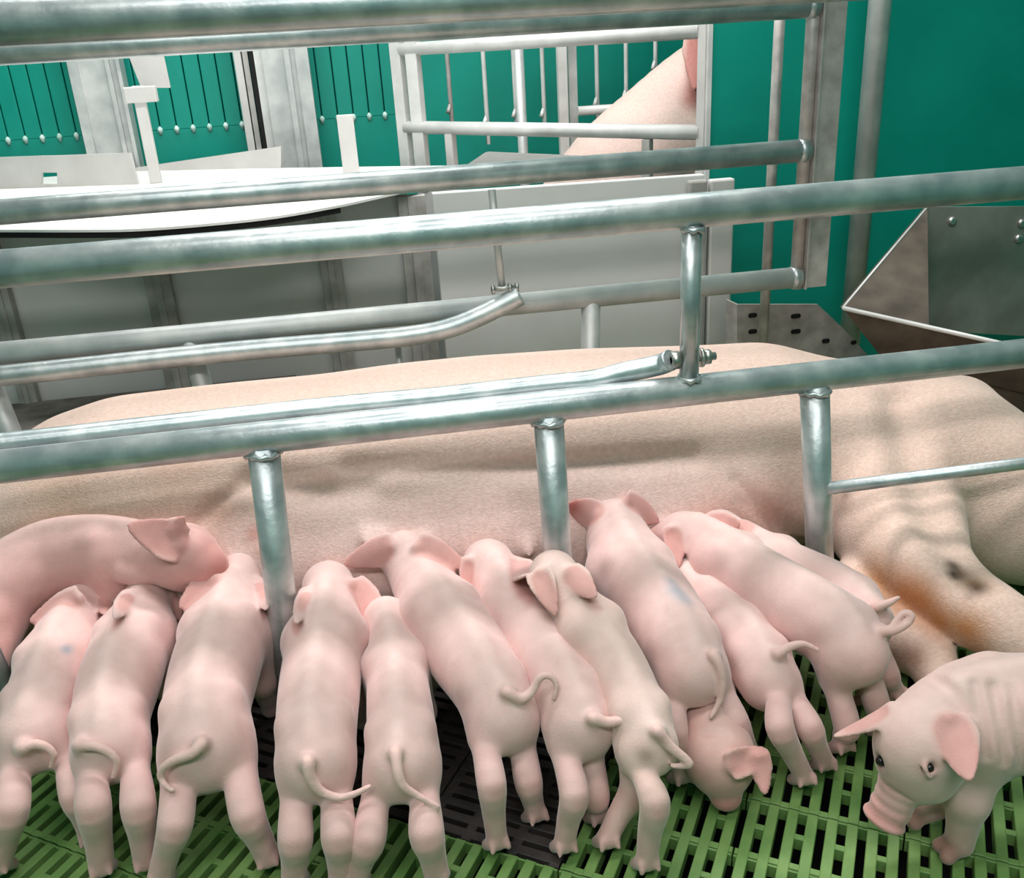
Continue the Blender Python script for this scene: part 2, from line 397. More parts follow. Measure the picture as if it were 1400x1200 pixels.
# ---------------------------------------------------------------- piglet nest with white lid, left behind the crate
ZL = .74
nest = thing('piglet_nest', PZ(250, 270, ZL)*A([1, 1, 0]), 'piglet nest with a white curved lid behind the crate', 'nest box')
front = [(-160, 314), (0, 314), (120, 314), (200, 312), (300, 304), (380, 295), (455, 282), (480, 277), (560, 259), (668, 229)]
fp_ = [PZ(p[0], p[1], ZL) for p in front]
fp_ = spline(fp_[:8], 4)[:-1] + fp_[7:]
bk_ = [PZ(668, 225.5, ZL), PZ(480, 228, ZL), PZ(185, 233, ZL), PZ(185, 233, ZL)*A([2.1, 1, 1])]
build(MB().prism(fp_+bk_, (0, 0, -.006)), 'lid', white_pl, nest)
YN = max(2.5, 0)
yn = 2.62
# dark strip under the lid front
ed = [p+A([0, .004, -.008]) for p in fp_[:26]]
build(MB().prism(ed+[p+A([0, .02, 0]) for p in reversed(ed)], (0, 0, -.012)), 'edge_strip', pit_dark, nest)
xs_ = [float(PY(p, 430, yn)[0]) for p in (-140, 10, 222, 460, 575)]
for i in range(4):
    a, b = xs_[i]+.004, xs_[i+1]-.004
    build(MB().box(((a+b)/2, yn+.012, .36), (b-a, .02, .72)), 'front_board', grey_pl, nest, bevel=.003)
for px0, px1 in ((-8, 18), (205, 240), (445, 474), (557, 594)):
    a, b = float(PY(px0, 415, yn-.02)[0]), float(PY(px1, 415, yn-.02)[0])
    build(MB().box(((a+b)/2, yn-.018, .36), (b-a, .036, .72)).box(((a+b)/2, yn-.038, .36), ((b-a)*.3, .008, .72)), 'post', grime_pl, nest, bevel=.002)
# upright flap with a hand slot, standing on the lid
q = [PZ(-60, 260, ZL), PZ(188, 252, ZL)]
xdir = unit(q[1]-q[0]); yd = np.cross(A([0, 0, 1.0]), xdir)
def flap_pt(px, py):      # on the flap's plane
    d = ray(px, py); t = ((q[0]-CC) @ yd)/(d @ yd); return CC+d*t
slot = [(56, 238), (62, 236), (78, 236), (78, 253), (62, 253), (56, 250)]
L1 = [flap_pt(*p) for p in ((-60, 218), (0, 215), (56, 213), (56, 256), (-60, 260))]
L2 = [flap_pt(*p) for p in ((56, 213), (78, 212.6), (78, 236), (56, 236))]
L3 = [flap_pt(*p) for p in ((78, 212.6), (177, 209), (188, 252), (78, 255.5))]
mb = MB()
for p in (L1, L2, L3, [flap_pt(*p) for p in ((56, 252), (78, 252), (78, 255.5), (56, 256))]): mb.prism(p, yd*.012)
build(mb, 'flap', cream_pl, nest)
# back strip of the lid and small upright latch tabs
sb = [PZ(186, 234, ZL), PZ(384, 229.5, ZL)]
ax = unit(sb[1]-sb[0]); n_ = np.cross(A([0, 0, 1.0]), ax)
def strip_pt(px, py):
    d = ray(px, py); t = ((sb[0]-CC) @ n_)/(d @ n_); return CC+d*t
build(MB().prism([strip_pt(*p) for p in ((186, 229), (384, 200), (384, 229.5), (186, 234))], n_*.012), 'back_strip', cream_pl, nest)
def stick(px0, px1, py0, py1, name, par, mat, base_y, dep=.018):
    b = PZ((px0+px1)/2, base_y, ZL); y = b[1]
    x = b[0]; wd = (px1-px0)*depth(b)/FOC
    z1 = PY((px0+px1)/2 - (base_y-py0)*.17, py0, y)[2]
    return build(MB().box((x, y, (ZL+z1)/2), (wd, dep, z1-ZL)), name, mat, par, bevel=.003), x, y, z1
stick(470, 492, 157, 240, 'latch_tab', nest, cream_pl, 240)

# T shaped post with a tilted card on top
ts = PZ(214, 250, ZL)
tp = thing('latch_post', ts, 'pale T-shaped upright post standing on the nest lid, tilted card on top', 'post')
zt_ = PY(190, 117, ts[1])[2]
build(MB().box((ts[0], ts[1], (ZL+zt_)/2), (.035, .022, zt_-ZL)), 'upright', cream_pl, tp, bevel=.003)
cb = PY(194, 129, ts[1])
build(MB().box((cb[0]-.002, cb[1]-.004, cb[2]), (.098, .035, .048)), 'crosshead', cream_pl, tp, bevel=.004)
cd = [PY(p[0], p[1], ts[1]+.03) for p in ((176, 77), (224, 77), (233, 120), (193, 120))]
card = build(MB().prism(cd, (0, .008, 0)), 'card', cream_pl, tp)

# grey partition board of the neighbouring pen, right of the nest
yb = float(PZ(600, 264, ZL)[1])
part = thing('partition_board', PY(780, 400, 2.5)*A([1, 1, 0]), 'light grey smooth partition board behind the far crate rails', 'board')
a, b = PY(594, 300, 2.5), PY(962, 300, 2.5)
zl, zr = PY(594, 264, 2.5)[2], PY(962, 238.5, 2.5)[2]
build(MB().prism([(a[0], 2.5, 0.0), (b[0], 2.5, 0.0), (b[0], 2.5, zr), (a[0], 2.5, zl)], (0, .03, 0)), 'board', grey_pl, part, bevel=.003)
for p0_, p1_, top in ((938, 962, 246), (966, 998, 244)):
    a, b = float(PY(p0_, 350, 2.48)[0]), float(PY(p1_, 350, 2.48)[0]); zt2 = float(PY((p0_+p1_)/2, top, 2.48)[2])
    build(MB().box(((a+b)/2, 2.475, zt2/2), (b-a, .03, zt2)), 'post', grime_pl if p0_ < 950 else cream_pl, part, bevel=.006)

# galvanised wall posts
def wpost(p0_, p1_, y, zlo, zhi, mat, par, ribs=()):
    a, b = float(PY(p0_, 140, y)[0]), float(PY(p1_, 140, y)[0])
    mb = MB().box(((a+b)/2, y, (zlo+zhi)/2), (b-a, .06, zhi-zlo))
    for f0, f1, dd in ribs: mb.box((a+(b-a)*(f0+f1)/2, y-.03-dd/2, (zlo+zhi)/2), ((b-a)*(f1-f0), dd, zhi-zlo))
    return build(mb, 'post', mat, par)
post_group = None
o = thing('steel_post', PY(145, 150, 3.9)*A([1, 1, 0]), 'wide folded galvanised post behind the nest flap, leftmost on the green wall', 'post')
wpost(108, 178, 3.9, 0, 2.75, galv_dull, o, ((0, .18, .02), (.72, .8, .018), (.93, 1, .02)))
o = thing('steel_post', PY(400, 150, 3.88)*A([1, 1, 0]), 'wide bluish galvanised post at the right end of the lid strip', 'post')
wpost(368, 430, 3.88, 0, 2.75, galv_dull, o, ((.48, .6, .02), (.72, 1, .016)))
o = thing('door_frame', PY(352, 150, 3.9)*A([1, 1, 0]), 'narrow pale frame strips just left of the bluish galvanised post', 'frame')
for p0_, p1_, m_ in ((333, 343, cream_pl), (345, 352, grime_pl), (354, 359, pit_dark), (360, 372, white_metal)):
    a, b = float(PY(p0_-3, 140, 3.9)[0]), float(PY(p1_-3, 140, 3.9)[0])
    build(MB().box(((a+b)/2, 3.9, 1.38), (b-a, .05, 2.74)), 'strip', m_, o)

# ---------------------------------------------------------------- gate of the neighbouring pen (runs away to the left)
gl_y, gr_y = 3.35, 2.66
G0, G1 = PY(566, 178, gl_y), PY(951, 178, gr_y)
gx = A([G0[0], G0[1], 0]); gd = unit(A([G1[0]-G0[0], G1[1]-G0[1], 0])); gn = A([gd[1], -gd[0], 0])
glen = float(np.linalg.norm(A([G1[0]-G0[0], G1[1]-G0[1]])))
def gate_pt(px, py):
    d = ray(px, py); t = ((gx-CC) @ gn)/(d @ gn); return CC+d*t
gate = thing('pen_gate', (G0[0], G0[1], 0), 'pale tube gate of the next pen in front of the standing pig', 'gate')
u0, u1 = gate_pt(548, 68), gate_pt(957, 42)
l0, l1 = gate_pt(555, 174), gate_pt(957, 181)
zu = (u0[2]+u1[2])/2; zlw = (l0[2]+l1[2])/2
build(MB().tube([u0, u1], .0205, 16), 'rail', white_metal, gate)
build(MB().tube([l0, l1], .0215, 16), 'rail', white_metal, gate)
def gbar(px0, px1, ya, yc, name, mat, dp=.03):
    m = gate_pt((px0+px1)/2, (ya+yc)/2); wd = (px1-px0)*depth(m)/FOC
    z0, z1 = gate_pt((px0+px1)/2, yc)[2], gate_pt((px0+px1)/2, ya)[2]
    build(MB().box((m[0], m[1], (z0+z1)/2), (wd, dp, z1-z0), A([gd, gn, [0, 0, 1.0]])), name, mat, gate, bevel=.003)
gbar(541, 558, 30, 260, 'upright', white_metal); gbar(562, 581, 50, 260, 'upright', white_metal)
gbar(954, 966, 28, 262, 'upright', cream_pl)
gbar(612, 624, 182, 250, 'upright', cream_pl); gbar(879, 891, 190, 262, 'upright', grime_pl)
zb0 = gate_pt(560, 258)[2]
build(MB().box(A([gx[0], gx[1], 0])+gd*glen/2+A([0, 0, (zb0)/2]), (glen, .02, zb0), A([gd, gn, [0, 0, 1.0]])), 'lower_panel', grey_pl, gate)
# bars of the crate in that pen
cr2 = thing('crate_side', PY(770, 150, 3.6)*A([1, 1, 0]), 'upright bars of the neighbouring crate beyond the standing pig', 'crate')
def vbar(px, y, py0, py1, r, mat, name='bar', square=False):
    c = PY(px, (py0+py1)/2, y); z1 = PY(px, py0, y)[2]; z0 = PY(px, py1, y)[2]
    if square: return build(MB().box((c[0], y, (z0+z1)/2), (r*2, .03, z1-z0)), name, mat, cr2)
    return build(MB().tube([(c[0], y, z0), (c[0], y, z1)], r, 12), name, mat, cr2)
vbar(719, 3.58, -40, 600, .019, galv_dull)
vbar(774, 3.56, -40, 600, .017, white_metal, square=True); vbar(787, 3.6, -40, 600, .016, galv_dull, square=True)
st = PY(790, 152, 3.54)
build(MB().tube([st, st+A([.35, 0, 0])], .017, 12), 'rail', white_metal, cr2)
# thin bright rods with bent tips
for px, pe in ((613, 150), (662, 166), (703, 156), (742, 155), (816, 140), (856, 130), (896, 90)):
    c = PY(px, 100, 3.7); z0 = PY(px, pe, 3.7)[2]
    build(MB().tube(spline([(c[0], 3.7, 2.6), (c[0], 3.7, z0+.05), (c[0]-.002, 3.7, z0+.02), (c[0]-.014, 3.69, z0-.012)], 3), .0085, 8), 'hanging_rod', white_metal if px > 650 else plate_steel, cr2)
# low plate behind the lid
lp = [gate_pt(640, 224), gate_pt(664, 208), gate_pt(800, 214), gate_pt(920, 235)]
build(MB().prism(lp, gn*-.02), 'top_plate', cream_pl, gate)

# ceiling lamps themselves, the first one added as fill
for x, y, wh in ((-.3, -.75, 'added as fill over the walkway'), (-.2, .70, 'over the piglets'), (.3, 2.25, 'over the crate'), (-.4, 3.4, 'along the back wall')):
    o = thing('ceiling_lamp', (x, y, 2.75), 'long strip lamp under the ceiling, '+wh, 'lamp')
    build(MB().box((x, y, 2.70), (2.7, .4, .1)), 'housing', white_pl, o)

# ---------------------------------------------------------------- organic bodies: smooth-blended solids meshed as one continuous skin
class Body:
    def __init__(s, lo, hi, h):
        s.lo = A(lo, float); s.h = h
        s.n = np.ceil((A(hi, float)-s.lo)/h).astype(int)+1
        s.F = np.full(s.n, .05, np.float32)
        s.ax = [s.lo[i]+h*np.arange(s.n[i]) for i in range(3)]
    def sub(s, lo, hi, m):
        i0 = np.clip(np.floor((A(lo)-m-s.lo)/s.h).astype(int), 0, s.n); i1 = np.clip(np.ceil((A(hi)+m-s.lo)/s.h).astype(int)+1, 0, s.n)
        if (i1 <= i0).any(): return None
        sl = tuple(slice(a, b) for a, b in zip(i0, i1))
        X = s.ax[0][sl[0]][:, None, None].astype(np.float32); Y = s.ax[1][sl[1]][None, :, None].astype(np.float32); Z = s.ax[2][sl[2]][None, None, :].astype(np.float32)
        return sl, X, Y, Z
    def blend(s, sl, d, k, cut=False):
        f = s.F[sl]
        if cut:
            d = -d
            if k <= 0: s.F[sl] = np.maximum(f, d); return
            hh = np.maximum(k-np.abs(f-d), 0)/k; s.F[sl] = np.maximum(f, d)+hh*hh*k*.25
        else:
            if k <= 0: s.F[sl] = np.minimum(f, d); return
            hh = np.maximum(k-np.abs(f-d), 0)/k; s.F[sl] = np.minimum(f, d)-hh*hh*k*.25
    def chain(s, pts, rs, k=.02, zs=1.0, cut=False):
        pts = [A(p, float) for p in pts]; rm = max(rs)*max(1, zs)
        P = A(pts); q = s.sub(P.min(0), P.max(0), rm+k+.012)
        if q is None: return
        sl, X, Y, Z = q; D = None
        if len(pts) == 1: pts = pts*2; rs = list(rs)*2; pts[1] = pts[1]+A([0, 0, 1e-4])
        for a, b, ra, rb in zip(pts[:-1], pts[1:], rs[:-1], rs[1:]):
            bx, by, bz = b[0]-a[0], b[1]-a[1], (b[2]-a[2])/zs; L2 = bx*bx+by*by+bz*bz+1e-12
            dx, dy, dz = X-np.float32(a[0]), Y-np.float32(a[1]), (Z-np.float32(a[2]))/np.float32(zs)
            t = np.clip((dx*bx+dy*by+dz*bz)/L2, 0, 1)
            d = np.sqrt((dx-t*bx)**2+(dy-t*by)**2+(dz-t*bz)**2)-(ra+(rb-ra)*t)
            D = d if D is None else np.minimum(D, d)
        s.blend(sl, D.astype(np.float32), k, cut)
    def smooth_chain(s, pts, rs, k=.02, zs=1.0, per=4, cut=False):
        q = spline([tuple(p)+(r,) for p, r in zip(pts, rs)], per)
        s.chain([p[:3] for p in q], [max(float(p[3]), .001) for p in q], k, zs, cut)
    def ellipsoid(s, c, r, ax=None, k=.02, cut=False):
        ax = np.eye(3) if ax is None else A(ax, float); c = A(c, float); R = max(r)
        q = s.sub(c-R, c+R, k+.01)
        if q is None: return
        sl, X, Y, Z = q; dx, dy, dz = X-np.float32(c[0]), Y-np.float32(c[1]), Z-np.float32(c[2]); e = 0; g = 0
        for a, ri in zip(ax, r):
            p = dx*np.float32(a[0])+dy*np.float32(a[1])+dz*np.float32(a[2]); e = e+(p/ri)**2; g = g+(p/(ri*ri))**2
        k0 = np.sqrt(e); k1 = np.sqrt(g)+1e-6
        s.blend(sl, (k0*(k0-1)/k1).astype(np.float32), k, cut)
    def ear(s, b, t, hw, nrm, th=.0028, cup=.35, k=.008, droop=.15):
        """leaf-shaped sheet from base b to tip t, hollow side along nrm"""
        b = A(b, float); t = A(t, float); L = np.linalg.norm(t-b); e = (t-b)/L
        nrm = unit(A(nrm)-e*(A(nrm) @ e)); v = np.cross(nrm, e)
        q = s.sub(np.minimum(b, t), np.maximum(b, t), hw+.015)
        if q is None: return
        sl, X, Y, Z = q; dx, dy, dz = X-np.float32(b[0]), Y-np.float32(b[1]), Z-np.float32(b[2])
        f = np.float32
        pt = (dx*f(e[0])+dy*f(e[1])+dz*f(e[2]))/L; pv = dx*f(v[0])+dy*f(v[1])+dz*f(v[2]); pn = dx*f(nrm[0])+dy*f(nrm[1])+dz*f(nrm[2])
        tc = np.clip(pt, 0, 1)
        prof = hw*np.sqrt(np.clip((tc+.28)/.62, 0, 1))*np.power(np.clip(1-tc, 0, 1), .62)*1.18
        pn = pn - cup*pv*pv/hw*(1-.5*tc) + droop*L*tc*tc - cup*hw*.1
        ov = np.maximum(np.abs(pv)-prof, 0)*.8; ot = np.maximum(np.maximum(pt-1, -pt), 0)*L
        d = np.sqrt(ov*ov+ot*ot+pn*pn)-th*(1.25-.5*tc)
        s.blend(sl, d.astype(np.float32), k)
    def hit(s, px, py, t0=.5, t1=4.0):
        d = ray(px, py); ts = np.arange(t0, t1, s.h*.5); P = CC+d*ts[:, None]
        I = np.round((P-s.lo)/s.h).astype(int); ok = ((I >= 0) & (I < s.n)).all(1)
        v = np.full(len(ts), .05); v[ok] = s.F[I[ok, 0], I[ok, 1], I[ok, 2]]
        w_ = np.where(v < 0)[0]
        return P[w_[0]] if len(w_) else None
    def mesh(s, smooth=2):
        F = s.F; h = s.h; n = s.n
        F[0] = F[-1] = .05; F[:, 0] = F[:, -1] = .05; F[:, :, 0] = np.maximum(F[:, :, 0], .002); F[:, :, -1] = .05
        inside = F < 0
        c = [inside[i:n[0]-1+i, j:n[1]-1+j, k:n[2]-1+k] for i in (0, 1) for j in (0, 1) for k in (0, 1)]
        sm = sum(x.astype(np.uint8) for x in c); act = (sm > 0) & (sm < 8)
        idx = np.argwhere(act); N = len(idx); ident = np.full(act.shape, -1, np.int64); ident[act] = np.arange(N)
        acc = np.zeros((N, 3)); cnt = np.zeros(N)
        cor = A([(i, j, k) for i in (0, 1) for j in (0, 1) for k in (0, 1)])
        vals = [F[idx[:, 0]+o[0], idx[:, 1]+o[1], idx[:, 2]+o[2]].astype(float) for o in cor]
        for a in range(8):
            for b in range(a+1, 8):
                if abs(cor[a]-cor[b]).sum() != 1: continue
                m = (vals[a] < 0) != (vals[b] < 0); t = vals[a][m]/(vals[a][m]-vals[b][m])
                acc[m] += cor[a]+(cor[b]-cor[a])*t[:, None]; cnt[m] += 1
        V = s.lo+h*(idx+acc/cnt[:, None]); faces = []
        for axis in range(3):
            sl0 = [slice(None)]*3; sl1 = [slice(None)]*3; sl0[axis] = slice(0, n[axis]-1); sl1[axis] = slice(1, n[axis])
            A0, A1 = inside[tuple(sl0)], inside[tuple(sl1)]
            e = np.argwhere(A0 != A1); u, v = (axis+1) % 3, (axis+2) % 3
            ok = (e[:, u] > 0) & (e[:, v] > 0) & (e[:, u] < n[u]-1) & (e[:, v] < n[v]-1); e = e[ok]
            flip = A0[e[:, 0], e[:, 1], e[:, 2]]; q = []
            for du, dv in ((-1, -1), (0, -1), (0, 0), (-1, 0)):
                g = e.copy(); g[:, u] += du; g[:, v] += dv; q.append(ident[g[:, 0], g[:, 1], g[:, 2]])
            Q = np.stack(q, 1); Q[~flip] = Q[~flip][:, ::-1]; faces.append(Q)
        Q = np.concatenate(faces)
        E = np.concatenate([Q[:, [0, 1]], Q[:, [1, 2]], Q[:, [2, 3]], Q[:, [3, 0]]])
        for it in range(smooth):
            sA = np.stack([np.bincount(E[:, 0], V[E[:, 1], i], N)+np.bincount(E[:, 1], V[E[:, 0], i], N) for i in range(3)], 1)
            dg = np.bincount(E[:, 0], minlength=N)+np.bincount(E[:, 1], minlength=N)
            V = V+.55*(sA/np.maximum(dg, 1)[:, None]-V)
        return V, Q
def skin_object(name, V, Q, tint, mat, org):
    me = bpy.data.meshes.new(name); org = A(org, float)
    me.vertices.add(len(V)); me.vertices.foreach_set('co', (V-org).astype(np.float32).ravel())
    me.loops.add(len(Q)*4); me.loops.foreach_set('vertex_index', Q.astype(np.int32).ravel())
    me.polygons.add(len(Q)); me.polygons.foreach_set('loop_start', np.arange(0, len(Q)*4, 4, dtype=np.int32))
    me.update(calc_edges=True); me.validate()
    me.polygons.foreach_set('use_smooth', np.ones(len(me.polygons), bool))
    ca = me.color_attributes.new('tint', 'FLOAT_COLOR', 'POINT')
    ca.data.foreach_set('color', np.concatenate([tint, np.ones((len(V), 1))], 1).astype(np.float32).ravel())
    me.materials.append(mat)
    o = link(name, me); o.location = tuple(float(c) for c in org); o['org'] = [float(c) for c in org]
    return o
def lin(r, g, b): return A(srgb(r, g, b)[:3])
def mixc(T, w_, c): return T*(1-w_[:, None])+A(c)*w_[:, None]
def seg_dist(V, a, b):
    ba = b-a; t = np.clip(((V-a) @ ba)/(ba @ ba+1e-12), 0, 1); return np.linalg.norm(V-a-t[:, None]*ba, axis=1)
def fall(d, r0, r1): return np.clip((r1-d)/(r1-r0), 0, 1)**1.5

SKIN = lin(224, 187, 182); PINK = lin(206, 144, 138); EARC = lin(208, 150, 143); HOOF = lin(160, 118, 104); SNOUT = lin(208, 118, 112); PALE = lin(236, 214, 207)
VOX = .0032
def piglet(label, st, tail=(), hind=(), ears=(), snout=None, front=True, lying=False, head_r=1.0, eyes=(), fore=(), marks=(), base=SKIN, fat=.945, lt=1.0, vox=VOX, folds=(), bumps=(), face=False):
    """st: (px,py,height of the body axis, half width in px) from rump to head"""
    S = [PZ(p[0], p[1], p[2]) for p in st]; R = [p[3]*depth(q)/FOC*fat for p, q in zip(st, S)]
    hd = S[-1]; hr = R[-1]*head_r
    dirh = unit((S[-1]-S[-2])*A([1, 1, .3]))
    pts = [p for p in S]
    legs = []; cols = []
    ru = S[0]; hdg = unit((S[1]-S[0])*A([1, 1, 0])); lat = np.cross(hdg, A([0, 0, 1.0]))
    for lg in hind:
        hk, hf = lg[0], lg[1]
        foot = PZ(hf[0], hf[1], .014)
        y_h = foot[1]+(lg[2] if len(lg) > 2 else -.004)
        hock = PY(hk[0], hk[1], y_h)
        side = float(np.clip((foot-ru) @ lat, -R[0]*.46, R[0]*.46))
        hip = ru + lat*side + hdg*.006 + A([0, 0, -.008])
        stif = (hip*.5+hock*.5)+hdg*.010+lat*np.sign(side)*.003
        legs.append((hip, stif, hock, foot))
    sn = PZ(*snout[:3]) if snout else hd + dirh*hr*2.5 + A([0, 0, -.03])
    snr = snout[3]*depth(sn)/FOC if snout else hr*.46
    tl = [PD(p[0], p[1], depth(ru)-R[0]) for p in tail]
    allp = pts+[q for l in legs for q in l]+[sn]+tl
    lo = np.min(allp, 0)-.1; hi = np.max(allp, 0)+.1; lo[2] = -.002
    b = Body(lo, hi, vox)
    b.smooth_chain(S, R, .02, 1.06)
    # haunch and shoulder masses, withers
    for l in legs:
        hip, stif, hock, foot = l
        b.smooth_chain([hip, (hip+stif)/2, stif], [R[0]*.58, R[0]*.5, R[0]*.38], .018)
        b.smooth_chain([stif+(hip-stif)*.3, stif, hock, hock*.5+foot*.5+A([0, 0, .006])+hdg*.002, foot+A([0, 0, .014])], [R[0]*.42, R[0]*.385, .0208*lt, .0168*lt, .0148*lt], .004)
        b.chain([hip+hdg*.03, stif+hdg*.024], [R[0]*.52, R[0]*.30], .014)
        for sgn in (-1, 1):
            b.chain([foot+A([0, 0, .012])+lat*.005*sgn, foot+lat*.0105*sgn+hdg*.014+A([0, 0, -.004])], [.0118, .0088], .004)
            b.chain([foot+A([0, 0, .020])+lat*.010*sgn-hdg*.010, foot+A([0, 0, .010])+lat*.012*sgn-hdg*.016], [.0060, .0040], .004)
        cols.append((foot+hdg*.016, .016, .03, HOOF)); cols.append((hock-hdg*.02, .004, .026, SKIN*.5+PINK*.5))
    i_sh = max(1, len(S)-3)
    # backbone ridge, hip bones and shoulder blades just show under the skin
    top = [q+A([0, 0, r*.93]) for q, r in zip(S[:-1], R[:-1])]
    b.smooth_chain(top, [.010]*len(top), .022)
    for sgn in (-1, 1):
        b.chain([S[1]*.6+S[0]*.4+lat*sgn*R[0]*.62+A([0, 0, R[0]*.62])], [.012], .03)
        ds = unit((S[i_sh]-S[i_sh-1])*A([1, 1, 0])); b.chain([S[i_sh]*.7+S[i_sh-1]*.3+np.cross(ds, A([0, 0, 1.0]))*sgn*R[i_sh]*.6+A([0, 0, R[i_sh]*.66])], [.012], .03)
    sh = S[i_sh]; hd2 = unit((S[min(i_sh+1, len(S)-1)]-S[i_sh-1])*A([1, 1, 0])); la2 = np.cross(hd2, A([0, 0, 1.0]))
    if front and not fore:
        for sgn in (-1, 1):
            top = sh+la2*sgn*R[i_sh]*.6; el = top*A([1, 1, 0])+A([0, 0, .085])+hd2*-.012+la2*sgn*.004; ft = el*A([1, 1, 0])+hd2*.02+A([0, 0, .014])
            b.smooth_chain([top, el], [R[i_sh]*.55, .024], .03); b.chain([el, ft+A([0, 0, .012]), ft], [.0225, .0165, .0165], .012)
            for s2 in (-1, 1): b.chain([ft+A([0, 0, .01]), ft+la2*.008*s2+hd2*.016+A([0, 0, -.003])], [.011, .009], .005)
            cols.append((ft+hd2*.014, .014, .028, HOOF))
    for fr in fore:
        top = sh+la2*fr[2]*R[i_sh]*.6; ft = PZ(fr[1][0], fr[1][1], fr[3]); el = PY(fr[0][0], fr[0][1], ft[1]+fr[4])
        b.smooth_chain([top, (top+el)/2, el], [R[i_sh]*.55, .034, .027], .03); b.chain([el, el*.4+ft*.6, ft+A([0, 0, .012])], [.026, .0205, .0195], .014)
        for s2 in (-1, 1): b.chain([ft+A([0, 0, .014]), ft+la2*.010*s2+hd2*.02+A([0, 0, -.002])], [.0135, .0105], .005)
        cols.append((ft+hd2*.018, .018, .034, HOOF))
    # head: skull, muzzle, snout disc, jowls
    b.ellipsoid(hd, (hr*.98, hr*.98, hr*.95), None, .02)
    md = unit(sn-hd)
    b.smooth_chain([hd, hd*.5+sn*.5, sn-md*snr*.6], [hr*.86, max(hr*.62, snr*1.18), snr*.98], .018)
    b.chain([sn-md*snr*.35, sn], [snr*.98, snr*1.06], .006)
    lh = unit(np.cross(md, A([0, 0, 1.0]))); uh = np.cross(lh, md)
    for sgn in (-1, 1):
        b.chain([sn+md*snr*.95+lh*sgn*snr*.33], [snr*.16], .004, cut=True)
    cols.append((sn+md*snr*.7, snr*.5, snr*1.9, SNOUT)); cols.append((hd*.4+sn*.6, snr*.4, snr*2.3, PINK))
    if face:
        # flat snout disc and the wrinkles behind it
        b.ellipsoid(sn+md*snr*.75, (snr*.38, snr*1.16, snr*1.02), (md, lh, uh), .004)
        for sgn in (-1, 1): b.chain([sn+md*snr*1.2+lh*sgn*snr*.4, sn+md*snr*.9+lh*sgn*snr*.4], [snr*.2, snr*.17], .004, cut=True)
        for o_, rr in ((.25, .0035), (-.25, .0038), (-.8, .0036), (-1.3, .003)):
            cpt = sn+md*snr*o_; ra = snr*(1.12 if o_ > -.5 else 1.22)
            pts_ = [cpt+(lh*math.cos(t)+uh*math.sin(t))*ra for t in np.linspace(.35, 2.8, 7)]
            b.smooth_chain(pts_, [rr*.5]+[rr]*5+[rr*.5], .007, cut=True)
        # mouth line
        pts_ = [sn+md*snr*.1-uh*snr*.75+lh*snr*.6*q_ for q_ in (-1, 0, 1)]
        b.smooth_chain(pts_, [.003, .003, .003], .005, cut=True)
        for sgn in (-1, 1): b.chain([hd*.62+sn*.38+lh*sgn*hr*.55-uh*hr*.25], [hr*.34], .03)
    for (bx_, by_, rp_) in bumps:
        P = b.hit(bx_, by_)
        if P is not None: b.chain([P-unit(CC-P)*rp_*.4], [rp_], .012)
    for fo in folds:
        pp = [b.hit(*p) for p in fo[0]]; pp = [p for p in pp if p is not None]
        if len(pp) > 1: b.smooth_chain(pp, [fo[1]*.4]+[fo[1]]*(len(pp)-2)+[fo[1]*.4], fo[2], cut=True)
    ey = []
    for e in eyes:
        P = b.hit(e[0], e[1]); P = PD(e[0], e[1], depth(hd)+e[2]) if P is None else P+unit(P-CC)*.004
        b.chain([P], [.0085], .004, cut=True); ey.append(P); cols.append((P, .006, .024, lin(190, 150, 142)))
        tv = unit(np.cross(unit(P-CC), uh)); Q0 = P-unit(P-CC)*.0015
        if len(e) > 3:
            b.smooth_chain([Q0+uh*.001+tv*.012, Q0+uh*.0075, Q0+uh*.001-tv*.012], [.0024, .0034, .0024], .005)
            b.smooth_chain([Q0-uh*.001+tv*.012, Q0-uh*.0085, Q0-uh*.001-tv*.012], [.002, .003, .002], .005)
    earseg = []
    F_body = b.F.copy()
    def hit0(px, py):
        keep = b.F; b.F = F_body; r_ = b.hit(px, py); b.F = keep; return r_
    dh = depth(hd)
    for e in ears:
        bx, by, tx, ty, hwp = e[:5]; o1 = e[5] if len(e) > 5 else 0.0; o2 = e[6] if len(e) > 6 else 0.0; rot = math.radians(e[7]) if len(e) > 7 else 0.0
        Hb = b.hit(bx, by); db = depth(Hb)-.003 if Hb is not None else dh+o1
        eb = PD(bx, by, db); Ht = hit0(tx, ty); dt = min(depth(Ht)-.014, db+.01)+min(o2, 0) if Ht is not None else db+o2-o1
        et = PD(tx, ty, dt); ax = unit(et-eb); view = unit(CC-(eb+et)/2)
        nn = unit(view-ax*(view @ ax)); nn = nn*math.cos(rot)+np.cross(ax, nn)*math.sin(rot)
        back = e[8] if len(e) > 8 else -1
        hwm = hwp*dh/FOC
        root = eb-ax*hwm*.35
        inn = hd+(eb-hd)*.75
        b.chain([inn, root], [hwm*.5, hwm*.38], .010)
        b.ear(root, et, hwm, nn*back, .0036, .35)
        earseg.append((root, et, hwm))
    # tail: leaves the rump and hangs just clear of the skin
    if tl:
        last = None; q = []
        F0 = b.F.copy()
        for p in tail:
            P = b.hit(*p)
            dd = depth(P)-.0125 if P is not None else None
            if dd is None: dd = last if last is not None else depth(ru)-R[0]*.6
            if last is not None: dd = min(max(dd, last-.03), last+.006)
            last = dd; q.append(PD(p[0], p[1], dd))
        root = q[0]-unit(CC-q[0])*.016
        n = len(q)
        tailseg = q
        b.smooth_chain([root]+q, [.013]+[.0086+(.0040-.0086)*i/(n-1) for i in range(n)], .007, per=4)
    V, Q = b.mesh(2)
    T = np.repeat(base[None, :], len(V), 0)
